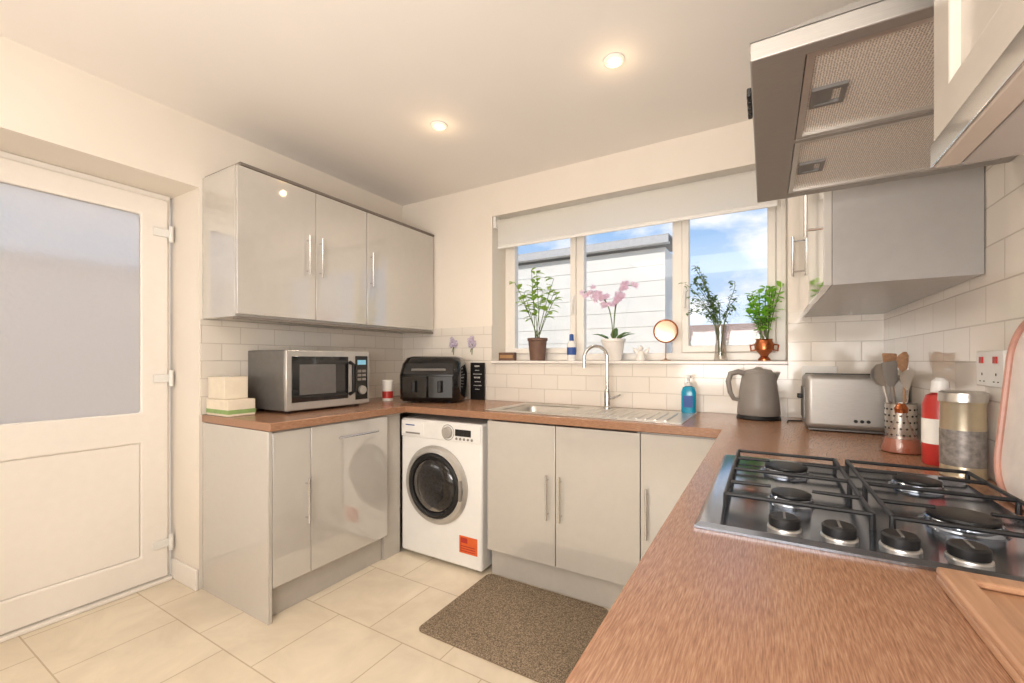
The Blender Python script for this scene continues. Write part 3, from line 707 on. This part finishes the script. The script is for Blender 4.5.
tag(obj('power_cord', bm, m_black), 'black cord running up the tiles behind the toaster', 'cord')
so = thing('wall_socket', 'white double socket on the back tiles behind the toaster', 'socket', (.23, 2.64, 1.17))
obj('plate', bx(.16, .305, 2.6335, 2.6415, 1.125, 1.21), m_whiteplastic, so, bevel=.003)
for x in (.195, .27): obj('plug', bx(x-.022, x+.022, 2.6115, 2.633, 1.13, 1.175), m_black, so, bevel=.005)
so = thing('wall_socket', 'white double socket with red switches on the right wall', 'socket', (.48, 1.5, 1.2))
obj('plate', bx(XR-T-.010, XR-T-.0005, 1.425, 1.575, 1.175, 1.262), m_whiteplastic, so, bevel=.003)
for y in (1.462, 1.538): obj('rocker_switch', bx(XR-T-.014, XR-T-.0105, y-.008, y+.008, 1.232, 1.248), m_red, so)
for y in (1.462, 1.538):
    for dy, dz, a, b_ in ((0,.022,.0035,.006),(-.011,.006,.006,.0025),(.011,.006,.006,.0025)): obj('pin_hole', bx(XR-T-.0112, XR-T-.0102, y+dy-a/2, y+dy+a/2, 1.18+dz, 1.18+dz+b_), m_black, so)

# ------------------------------------------------------------------ utensils and condiments, right
hc = (.425, 2.07, 0)
uh = thing('utensil_holder', 'grey metal utensil pot beside the toaster', 'utensil pot', (hc[0], hc[1], W))
obj('pot', lathe(nb(), [(0,W+.0005),(.044,W+.0005),(.044,W+.135),(.0465,W+.138),(.0415,W+.138),(.041,W+.006),(0,W+.006)], hc), m_steel, uh)
bm = nb(); lathe(bm, [(.0442,W+.012),(.0448,W+.012),(.0448,W+.016),(.0442,W+.016)], hc)
for r_ in range(5):
    for k in range(16):
        a = 2*PI*(k+.5*(r_%2))/16; p = Vector((hc[0]+.0438*math.cos(a), hc[1]+.0438*math.sin(a), W+.025+r_*.023)); n = Vector((math.cos(a), math.sin(a), 0))
        tube(bm, [p, p+n*.0012], .004, 6)
obj('perforations', bm, m_black, uh)
def utensil(name, label, cat, deg, tilt, L, mt, head):
    ang = math.radians(deg)
    dirv = Vector((math.cos(ang)*tilt, math.sin(ang)*tilt, 1)).normalized()
    base = Vector((hc[0]+math.cos(ang)*.011, hc[1]+math.sin(ang)*.011, W+.012))
    t = thing(name, label, cat, base, group='kitchen utensils in the pot')
    tip = base+dirv*L; bm = nb(); tube(bm, [base, tip], .004, 8); obj('handle', bm, mt, t)
    side = Vector((.86, .5, 0)); nrm = side.cross(dirv).normalized(); side = dirv.cross(nrm).normalized()
    bm = nb(); loops = []
    if head == 'spoon': prof = [(0,.006),(.02,.018),(.045,.024),(.065,.019),(.078,.006)]
    elif head == 'ladle': prof = [(0,.008),(.015,.026),(.04,.033),(.065,.027),(.082,.01)]
    else: prof = [(0,.008),(.015,.022),(.05,.027),(.09,.028),(.092,.024)]
    for u, w_ in prof:
        p = tip+dirv*u; bend = (.012*math.sin(u/.08*PI) if head != 'spatula' else 0)
        loops.append([p+side*w_*math.cos(q)+nrm*(.0025*math.sin(q)-bend) for q in [2*PI*k/12 for k in range(12)]])
    loft(bm, loops); obj('head', bm, mt, t)
utensil('wooden_spoon', 'pale wooden spoon standing nearest the tiled right wall', 'spoon', 40, .03, .235, m_wood, 'spoon')
utensil('wooden_spatula', 'flat wooden spatula leaning toward the toaster', 'spatula', 110, .16, .22, m_wood, 'spatula')
utensil('serving_ladle', 'large grey ladle leaning left in the utensil pot', 'ladle', 172, .19, .19, m_steel, 'ladle')
utensil('slotted_spatula', 'pale grey flat spatula in the utensil pot', 'spatula', 228, .18, .19, m_greyplastic, 'spatula')
utensil('steel_spoon', 'shiny steel serving spoon leaning nearest the viewer', 'spoon', 285, .18, .18, m_chrome, 'spoon')

gc = (.375, 1.82, 0)
gb = thing('glass_bottle', 'small conical glass bottle with copper stopper by the hob', 'bottle', (gc[0], gc[1], W))
obj('bottle', lathe(nb(), [(0,W+.0005),(.052,W+.0005),(.055,W+.006),(.042,W+.05),(.02,W+.095),(.014,W+.12),(.016,W+.125)], gc), m_clear, gb)
obj('oil', lathe(nb(), [(0,W+.003),(.05,W+.003),(.0515,W+.008),(.041,W+.045),(0,W+.045)], gc), m_oil, gb)
obj('stopper', lathe(nb(), [(0,W+.1255),(.016,W+.1255),(.018,W+.14),(.01,W+.155),(0,W+.157)], gc), m_copper, gb)
rc = (.425, 1.66, 0)
rb = thing('sauce_bottle', 'red and white squeezy bottle beside the gold tin', 'bottle', (rc[0], rc[1], W))
obj('bottle', lathe(nb(), [(0,W+.0005),(.036,W+.0005),(.038,W+.006),(.038,W+.17),(.03,W+.195),(.015,W+.203),(0,W+.203)], rc), m_red, rb)
obj('cap', lathe(nb(), [(0,W+.2035),(.02,W+.2035),(.018,W+.235),(.008,W+.245),(0,W+.245)], rc), m_whiteplastic, rb)
wr = obj('wrap', lathe(nb(), [(.0382,W+.06),(.0388,W+.06),(.0388,W+.13),(.0382,W+.13)], rc), m_paperwhite, rb)
tn = thing('food_tin', 'large pale gold metal tin behind the hob', 'tin', (.43, 1.515, W))
tcn = (.43, 1.515, 0)
obj('can', lathe(nb(), [(0,W+.0005),(.042,W+.0005),(.044,W+.004),(.042,W+.01),(.042,W+.185),(.044,W+.19),(0,W+.19)], tcn), m_gold, tn)
obj('lid', lathe(nb(), [(0,W+.1905),(.045,W+.1905),(.045,W+.212),(.04,W+.216),(0,W+.214)], tcn), m_steel, tn)
obj('wrap', lathe(nb(), [(.0422,W+.03),(.0428,W+.03),(.0428,W+.12),(.0422,W+.12)], tcn), m_greylabel, tn)

# leaning tray
tr = thing('serving_tray', 'pale rounded tray with pinkish rim leaning on the tiles', 'tray', (.43, 1.2, W))
def trayloop(w, h_, r, off):
    out = []
    for a, b_ in rrect(w, h_, r, 8):
        u = b_+.19; out.append((.44+u*.085-off, 1.20+a, W+.002+u))
    return out
bm = nb(); loft(bm, [trayloop(.33,.38,.09,-.008), trayloop(.33,.38,.09,.0)]); obj('base', bm, m_tray, tr)
bm = nb(); pts = trayloop(.33,.38,.09,.004); pts = [(p[0], p[1], max(p[2], W+.008)) for p in pts]; tube(bm, pts+[pts[0]], .006, 8, False); obj('rim', bm, m_trayrim, tr)
# chopping board
cb = thing('chopping_board', 'wooden chopping board with raised border beside the hob', 'chopping board', (.33, .5, W))
bx0, bx1, by0, by1 = .195, .465, .33, .778
obj('base', bx(bx0, bx1, by0, by1, W+.0005, W+.012), m_board, cb, bevel=.003)
obj('border', grid(nb(), [bx0, bx0+.028, bx1-.028, bx1], [by0, by0+.028, by1-.028, by1], lambda u,v: not (bx0+.028<u<bx1-.028 and by0+.028<v<by1-.028), W+.0122, W+.022, 'z'), m_board, cb, bevel=.003)

# ------------------------------------------------------------------ window sill items
pl = thing('wooden_block', 'small dark block ornament at the left end of the sill', 'ornament', (-1.62, 2.70, SILL))
obj('block', bx(-1.69, -1.56, 2.675, 2.715, SILL+.0005, SILL+.06), m_brownpot, pl, bevel=.003)
obj('face_mark', bx(-1.68, -1.57, 2.6735, 2.6748, SILL+.018, SILL+.042), m_brass, pl)

def cl(p, y0=2.62, y1=2.80, x0=WX0+.02, x1=WX1-.01): return Vector((min(max(p[0], x0), x1), min(max(p[1], y0), y1), p[2]))
def pot(t, x, y, prof, m, soilr, soilz):
    obj('pot', lathe(nb(), [(r, SILL+z) for r, z in prof], (x,y,0)), m, t)
    obj('soil', lathe(nb(), [(0,SILL+soilz-.008),(soilr,SILL+soilz-.008),(soilr,SILL+soilz),(0,SILL+soilz+.004)], (x,y,0), seg=20), m_soil, t)

# 1 leafy plant in brown pot
random.seed(11)
px, py = -1.395, 2.725
t = thing('potted_plant', 'leafy green plant in a brown pot at the left of the sill', 'plant', (px, py, SILL))
pot(t, px, py, [(0,.0005),(.05,.0005),(.053,.004),(.066,.14),(.072,.142),(.072,.16),(.064,.16),(.06,.13)], m_brownpot, .059, .14)
sb, lb = nb(), nb()
for k in range(10):
    a = random.uniform(0, 2*PI); tip = Vector((px+random.uniform(-.17,.17), py+random.uniform(-.07,.05), SILL+random.uniform(.36,.66)))
    b0 = Vector((px+.02*math.cos(a), py+.02*math.sin(a), SILL+.14)); mid = b0.lerp(tip, .5)+Vector((0,0,.05))
    path = [cl(b0.lerp(mid, q).lerp(mid.lerp(tip, q), q)) for q in [i/7 for i in range(8)]]
    tube(sb, path, [.003-.0002*i for i in range(8)], 6)
    for i in range(3, 8):
        for _ in range(2):
            a2 = random.uniform(0, 2*PI); d = Vector((math.cos(a2), math.sin(a2)*.5, random.uniform(-.3,.5)))
            L = random.uniform(.05, .08); q = path[i]
            if q.y+d.y*L > 2.81: d.y = -abs(d.y)
            leaf(lb, q, d, L, L*.58)
obj('stem', sb, m_stem, t); obj('leaves', lb, m_leaf1, t)

# 2 blue-labelled bottle
bt = thing('spray_bottle', 'small white bottle with blue label on the sill', 'bottle', (-1.125, 2.70, SILL))
bc = (-1.125, 2.70, 0)
obj('bottle', lathe(nb(), [(0,SILL+.0005),(.028,SILL+.0005),(.03,SILL+.005),(.03,SILL+.11),(.014,SILL+.135),(0,SILL+.135)], bc, seg=20), m_whiteplastic, bt)
obj('label_band', lathe(nb(), [(.0302,SILL+.04),(.0308,SILL+.04),(.0308,SILL+.09),(.0302,SILL+.09)], bc, seg=20), m_bluelabel, bt)
obj('cap', lathe(nb(), [(0,SILL+.1355),(.015,SILL+.1355),(.014,SILL+.175),(.006,SILL+.18),(0,SILL+.18)], bc, seg=16), m_bluelabel, bt)

# 3 orchid
random.seed(5)
px, py = -.845, 2.72
t = thing('orchid', 'pink flowering orchid in a white pot on the sill', 'plant', (px, py, SILL))
pot(t, px, py, [(0,.0005),(.05,.0005),(.054,.004),(.072,.12),(.077,.125),(.077,.14),(.07,.14),(.066,.11)], m_ceramic, .065, .12)
lb = nb()
for a in (.3, 2.6, 3.6, 5.6, 1.6): leaf(lb, (px+.02*math.cos(a), py+.01*math.sin(a), SILL+.125), (math.cos(a), math.sin(a)*.35, .45), .13, .05)
obj('leaves', lb, m_leaf2, t)
sb = nb()
for sgn, hgt, reach in ((-1,.46,.20),(1,.48,.12),(-1,.41,.12),(1,.42,.05)):
    path = []
    for i in range(12):
        q = i/11; path.append(cl((px+sgn*reach*(q**2.2), py+.01*sgn, SILL+.13+(hgt-.13)*math.sin(min(q*1.75, PI/2+.35)) )))
    tube(sb, path, .0028, 6)
    for i in range(6, 12):
        for _ in range(2):
            p = path[i]+Vector((random.uniform(-.026,.026), random.uniform(-.035,.0), random.uniform(-.028,.024))); fb = nb()
            lathe(fb, [(0,-.003),(.004,0),(0,.003)], p, '-y', 8)
            for k in range(5):
                a = 2*PI*k/5+random.random(); d = Vector((math.cos(a), -.25, math.sin(a))); leaf(fb, p, d, .022, .018, Vector((0,-1,0)))
            obj('flower', fb, m_petal, t)
obj('stem', sb, m_stem, t)

# 4 small figurine
fg = thing('figurine', 'small white figurine on the sill beside the orchid', 'figurine', (-.665, 2.70, SILL))
fc = (-.665, 2.70, 0)
obj('body', lathe(nb(), [(0,SILL+.0005),(.026,SILL+.0005),(.03,SILL+.012),(.022,SILL+.04),(.014,SILL+.06),(0,SILL+.062)], fc, seg=20), m_ceramic, fg)
obj('head', lathe(nb(), [(0,SILL+.06),(.012,SILL+.063),(.017,SILL+.077),(.012,SILL+.09),(0,SILL+.094)], fc, seg=16), m_ceramic, fg)
for sx in (-1,1):
    bm = nb(); leaf(bm, (fc[0]+sx*.015, fc[1]+.008, SILL+.035), (sx*.6,.1,.8), .06, .03, Vector((0,1,0))); obj('wing', bm, m_ceramic, fg, solid=.002)

# 5 round mirror
rm = thing('round_mirror', 'small round coppery mirror on a stand on the sill', 'mirror', (-.515, 2.69, SILL), math.radians(13))
obj('base', lathe(nb(), [(0,.0005),(.03,.0005),(.031,.005),(.009,.009),(.005,.016),(0,.016)], seg=24), m_brass, rm, world=False)
bm = nb(); tube(bm, [(0,0,.014),(0,0,.108)], .0035, 10); obj('stand', bm, m_brass, rm, world=False)
ring = [(.066*math.cos(2*PI*k/36), 0, .178+.066*math.sin(2*PI*k/36)) for k in range(37)]
bm = nb(); tube(bm, ring, .0055, 8, False); obj('rim', bm, m_copper, rm, world=False)
obj('glass', lathe(nb(), [(.064,-.003),(.064,.003),(0,.003)], (0,0,.178), '-y', 36), m_mirror, rm, world=False)

# 6 stems in glass vase
random.seed(21)
px, py = -.22, 2.72
t = thing('glass_vase', 'clear glass vase of small-leaved green stems on the sill', 'vase', (px, py, SILL))
obj('vase', lathe(nb(), [(0,SILL+.0005),(.034,SILL+.0005),(.036,SILL+.005),(.03,SILL+.06),(.026,SILL+.13),(.034,SILL+.2),(.032,SILL+.2),(.024,SILL+.13),(.028,SILL+.06),(.03,SILL+.012),(0,SILL+.012)], (px,py,0)), m_clear, t)
sb, lb = nb(), nb()
for k in range(18):
    tip = Vector((px+random.uniform(-.19,.10), py+random.uniform(-.08,.05), SILL+random.uniform(.28,.56)))
    b0 = Vector((px+random.uniform(-.012,.012), py+random.uniform(-.012,.012), SILL+.03)); mid = Vector((px+(tip.x-px)*.15, py, SILL+.33))
    path = [cl(b0.lerp(mid, q).lerp(mid.lerp(tip, q), q), x1=-.145) for q in [i/9 for i in range(10)]]
    tube(sb, path, .0016, 5)
    for i in range(4, 10):
        for _ in range(4):
            a2 = random.uniform(0, 2*PI); d = Vector((math.cos(a2), math.sin(a2)*.5, random.uniform(-.7,.6))); L = random.uniform(.018, .034)
            if path[i].y+d.y*L > 2.81: d.y = -abs(d.y)
            if path[i].x+d.x*L > -.125: d.x = -abs(d.x)
            leaf(lb, path[i]+Vector((random.uniform(-.012,.004), -.005, random.uniform(-.015,.015))), d, L, L*.6)
obj('stem', sb, m_stem, t); obj('leaves', lb, m_leaf2, t)

# 7 bright plant in copper pot
random.seed(31)
px, py = -.005, 2.70
t = thing('potted_plant', 'bright green plant in a copper pot at the right of the sill', 'plant', (px, py, SILL))
obj('pot', lathe(nb(), [(0,SILL+.0005),(.03,SILL+.0005),(.03,SILL+.01),(.018,SILL+.025),(.022,SILL+.035),(.045,SILL+.06),(.048,SILL+.085),(.038,SILL+.11),(.042,SILL+.118),(.037,SILL+.118),(.034,SILL+.1)], (px,py,0)), m_copper, t)
for sx in (-1, 1):
    bm = nb(); tube(bm, [(px+sx*.04,py,SILL+.09),(px+sx*.066,py,SILL+.085),(px+sx*.062,py,SILL+.055),(px+sx*.038,py,SILL+.06)], .005, 8); obj('handle', bm, m_copper, t)
obj('soil', lathe(nb(), [(0,SILL+.095),(.034,SILL+.095),(.034,SILL+.102),(0,SILL+.106)], (px,py,0), seg=20), m_soil, t)
sb, lb = nb(), nb()
for k in range(15):
    tip = Vector((px+random.uniform(-.085,.085), py+random.uniform(-.07,.07), SILL+random.uniform(.18,.40)))
    b0 = Vector((px+random.uniform(-.02,.02), py+random.uniform(-.02,.02), SILL+.1)); mid = b0.lerp(tip, .5)+Vector((0,0,.04))
    path = [cl(b0.lerp(mid, q).lerp(mid.lerp(tip, q), q)) for q in [i/6 for i in range(7)]]
    tube(sb, path, .002, 5)
    for i in range(2, 7):
        for _ in range(3):
            a2 = random.uniform(0, 2*PI); d = Vector((math.cos(a2)*.9, math.sin(a2)*.6, random.uniform(-.2,.7))); L = random.uniform(.035, .06)
            if path[i].x+d.x*L > WX1-.004: d.x = -abs(d.x)
            if path[i].x+d.x*L < -.115: d.x = abs(d.x)
            if path[i].y+d.y*L > 2.81: d.y = -abs(d.y)
            leaf(lb, path[i], d, L, L*.6)
obj('stem', sb, m_stem, t); obj('leaves', lb, m_leaf3, t)

# ------------------------------------------------------------------ outside
struct(obj('ground', bx(-14, 14, 2.98, 30, -.2, -.12), m_paving), 'paved yard outside the window', 'ground')
struct(obj('ground', bx(-14, -3.0, -6, 2.975, -.2, -.12), m_paving), 'paved yard outside the back door', 'ground')
g = thing('garage', 'pale clad outbuilding seen through the left and middle window lights', 'outbuilding', (-3.5, 5.5, -.12))
gx0, gx1, gy, gy1_ = -8.0, -.96, 5.0, 5.95
obj('wall', bx(gx0, gx1, gy, gy1_, -.12, 2.5), m_cladding, g)
bm = nb(); z = -.1
while z < 2.36:
    v = [bm.verts.new(p) for p in ((gx0,gy-.017,z),(gx1,gy-.017,z),(gx1,gy-.0125,z+.171),(gx0,gy-.0125,z+.171),(gx0,gy-.001,z),(gx1,gy-.001,z),(gx1,gy-.001,z+.171),(gx0,gy-.001,z+.171))]
    for f in ((0,1,2,3),(4,7,6,5),(0,4,5,1),(3,2,6,7),(0,3,7,4),(1,5,6,2)): bm.faces.new([v[i] for i in f])
    z += .172
obj('cladding', bm, m_cladding, g)
obj('fascia', bx(gx0-.05, gx1+.05, gy-.10, gy-.08, 2.53, 2.61), m_fascia, g)
bm = nb(); v = [(gx0-.05,gy-.09,2.605),(gx1+.05,gy-.09,2.605),(gx1+.05,gy1_+.05,2.68),(gx0-.05,gy1_+.05,2.68)]
loft(bm, [v, [(a,b_,c_+.02) for a,b_,c_ in v]]); obj('roof', bm, m_roof, g)
obj('soffit', bx(gx0-.05, gx1+.05, gy-.08, gy, 2.53, 2.54), m_whiteplastic, g)
fe = thing('garden_fence', 'brown timber garden fence beyond the yard', 'fence', (3, 8.5, -.12))
bm = nb(); box(bm, -.9, 8.3, 8.522, 8.535, .3, .4); box(bm, -.9, 8.3, 8.522, 8.535, 1.1, 1.2)
for k in range(60): box(bm, -.9+k*.15, -.9+k*.15+.14, 8.5+(k%2)*.006, 8.523, -.12, 1.5)
obj('boards', bm, m_fence, fe)
for k in range(6): obj('post', bx(-.7+k*1.8, -.6+k*1.8, 8.54, 8.64, -.12, 1.6), m_fence, fe)
nh = thing('neighbouring_house', 'low pale house with brown pitched roof beyond the fence', 'house', (-1.0, 17, -.12))
obj('wall', bx(-3.4, 1.2, 16, 19, -.12, 1.95), m_cladding, nh)
bm = nb(); loft(bm, [[(-3.6,15.8,1.9),(-3.6,19.2,1.9),(-3.6,17.5,2.55)], [(1.4,15.8,1.9),(1.4,19.2,1.9),(1.4,17.5,2.55)]]); obj('roof', bm, m_rooftile, nh)
random.seed(9)
tb = thing('garden_shrub', 'dull green shrub behind the garden fence', 'shrub', (1.0, 10.5, -.12))
bm = nb(); tube(bm, [(1.0,10.5,-.12),(1.0,10.5,1.4)], [.08,.05], 8); obj('trunk', bm, m_fence, tb)
bm = nb()
for k in range(700):
    a = random.uniform(0,2*PI); r = random.random()**.5; zz = random.uniform(.3,1); p = (1.0+1.5*r*math.cos(a)*math.sqrt(1.05-abs(zz-.5)), 10.5+1.0*r*math.sin(a), zz*1.9)
    leaf(bm, p, (random.uniform(-1,1), random.uniform(-1,1), random.uniform(-.5,1)), .2, .11)
obj('foliage', bm, m_leaf2, tb)
w2 = thing('boundary_wall', 'grey rendered wall outside the frosted back door', 'wall', (-5.6, .5, -.12))
obj('wall', bx(-5.7, -5.5, -5, 4.5, -.12, 2.1), m_render_out, w2); obj('coping', bx(-5.74, -5.46, -5, 4.5, 2.1, 2.16), m_paving, w2)

# ------------------------------------------------------------------ lights, sky, camera
def area(name, loc, rot, sx, sy, e, col):
    l = bpy.data.lights.new(name, 'AREA'); l.shape = 'RECTANGLE'; l.size = sx; l.size_y = sy; l.energy = e; l.color = col
    o = bpy.data.objects.new(name, l); C.objects.link(o); o.location = loc; o.rotation_euler = rot
area('overhead_fill', (-.7, -.5, 2.5), (0,0,0), 1.6, 1.2, 16, (1, .95, .885))  # added fill lamp under the ceiling, out of view; no real fitting
area('rear_fill', (-.5, -1.95, 1.35), (PI/2,0,0), 1.8, 1.8, 20, (1, .97, .94))  # invented fill lamp before the rear wall; no patio window is modelled
area('upward_fill', (-.3, -.95, 1.3), (PI-.82,0,0), 1.3, 1.0, 52, (1, .965, .925))  # unseen fill aimed upward, added to brighten the ceiling and upper walls
sun = bpy.data.lights.new('sun', 'SUN'); sun.energy = 3.9; sun.angle = .02; sun.color = (1, .97, .93)
so_ = bpy.data.objects.new('sun', sun); C.objects.link(so_); so_.rotation_euler = (math.radians(48), 0, math.radians(-25))

w = bpy.data.worlds.new('sky'); bpy.context.scene.world = w; w.use_nodes = True; nt = w.node_tree
bg = nt.nodes['Background']; tc = N(nt, 'ShaderNodeTexCoord'); sx = N(nt, 'ShaderNodeSeparateXYZ'); nt.links.new(tc.outputs['Generated'], sx.inputs[0])
rp = N(nt, 'ShaderNodeValToRGB'); rp.color_ramp.elements[0].color = lin((208, 224, 240)); rp.color_ramp.elements[1].color = lin((120, 172, 226)); rp.color_ramp.elements[1].position = .38
nt.links.new(sx.outputs[2], rp.inputs[0])
mp = N(nt, 'ShaderNodeMapping'); mp.inputs['Scale'].default_value = (1, 1, 2.2); nt.links.new(tc.outputs['Generated'], mp.inputs[0])
nz = N(nt, 'ShaderNodeTexNoise'); nz.inputs['Scale'].default_value = 4.2; nz.inputs['Detail'].default_value = 7; nz.inputs['Roughness'].default_value = .55
nt.links.new(mp.outputs[0], nz.inputs['Vector'])
cr = N(nt, 'ShaderNodeValToRGB'); cr.color_ramp.elements[0].position = .46; cr.color_ramp.elements[1].position = .62
nt.links.new(nz.outputs['Fac'], cr.inputs[0])
col = mixcol(nt, cr.outputs[0], rp.outputs[0], (.92, .92, .94, 1))
nt.links.new(col, bg.inputs['Color']); bg.inputs['Strength'].default_value = 1.25

cam = bpy.data.cameras.new('camera'); co = bpy.data.objects.new('camera', cam); C.objects.link(co)
co.location = (0, 0, 1.24); co.rotation_euler = (PI/2, 0, math.radians(30.5))
cam.sensor_width = 36; cam.lens = 430/1024*36; cam.shift_y = 18.5/1024; cam.clip_start = .02
bpy.context.scene.camera = co
bpy.context.scene.view_settings.view_transform = 'Standard'
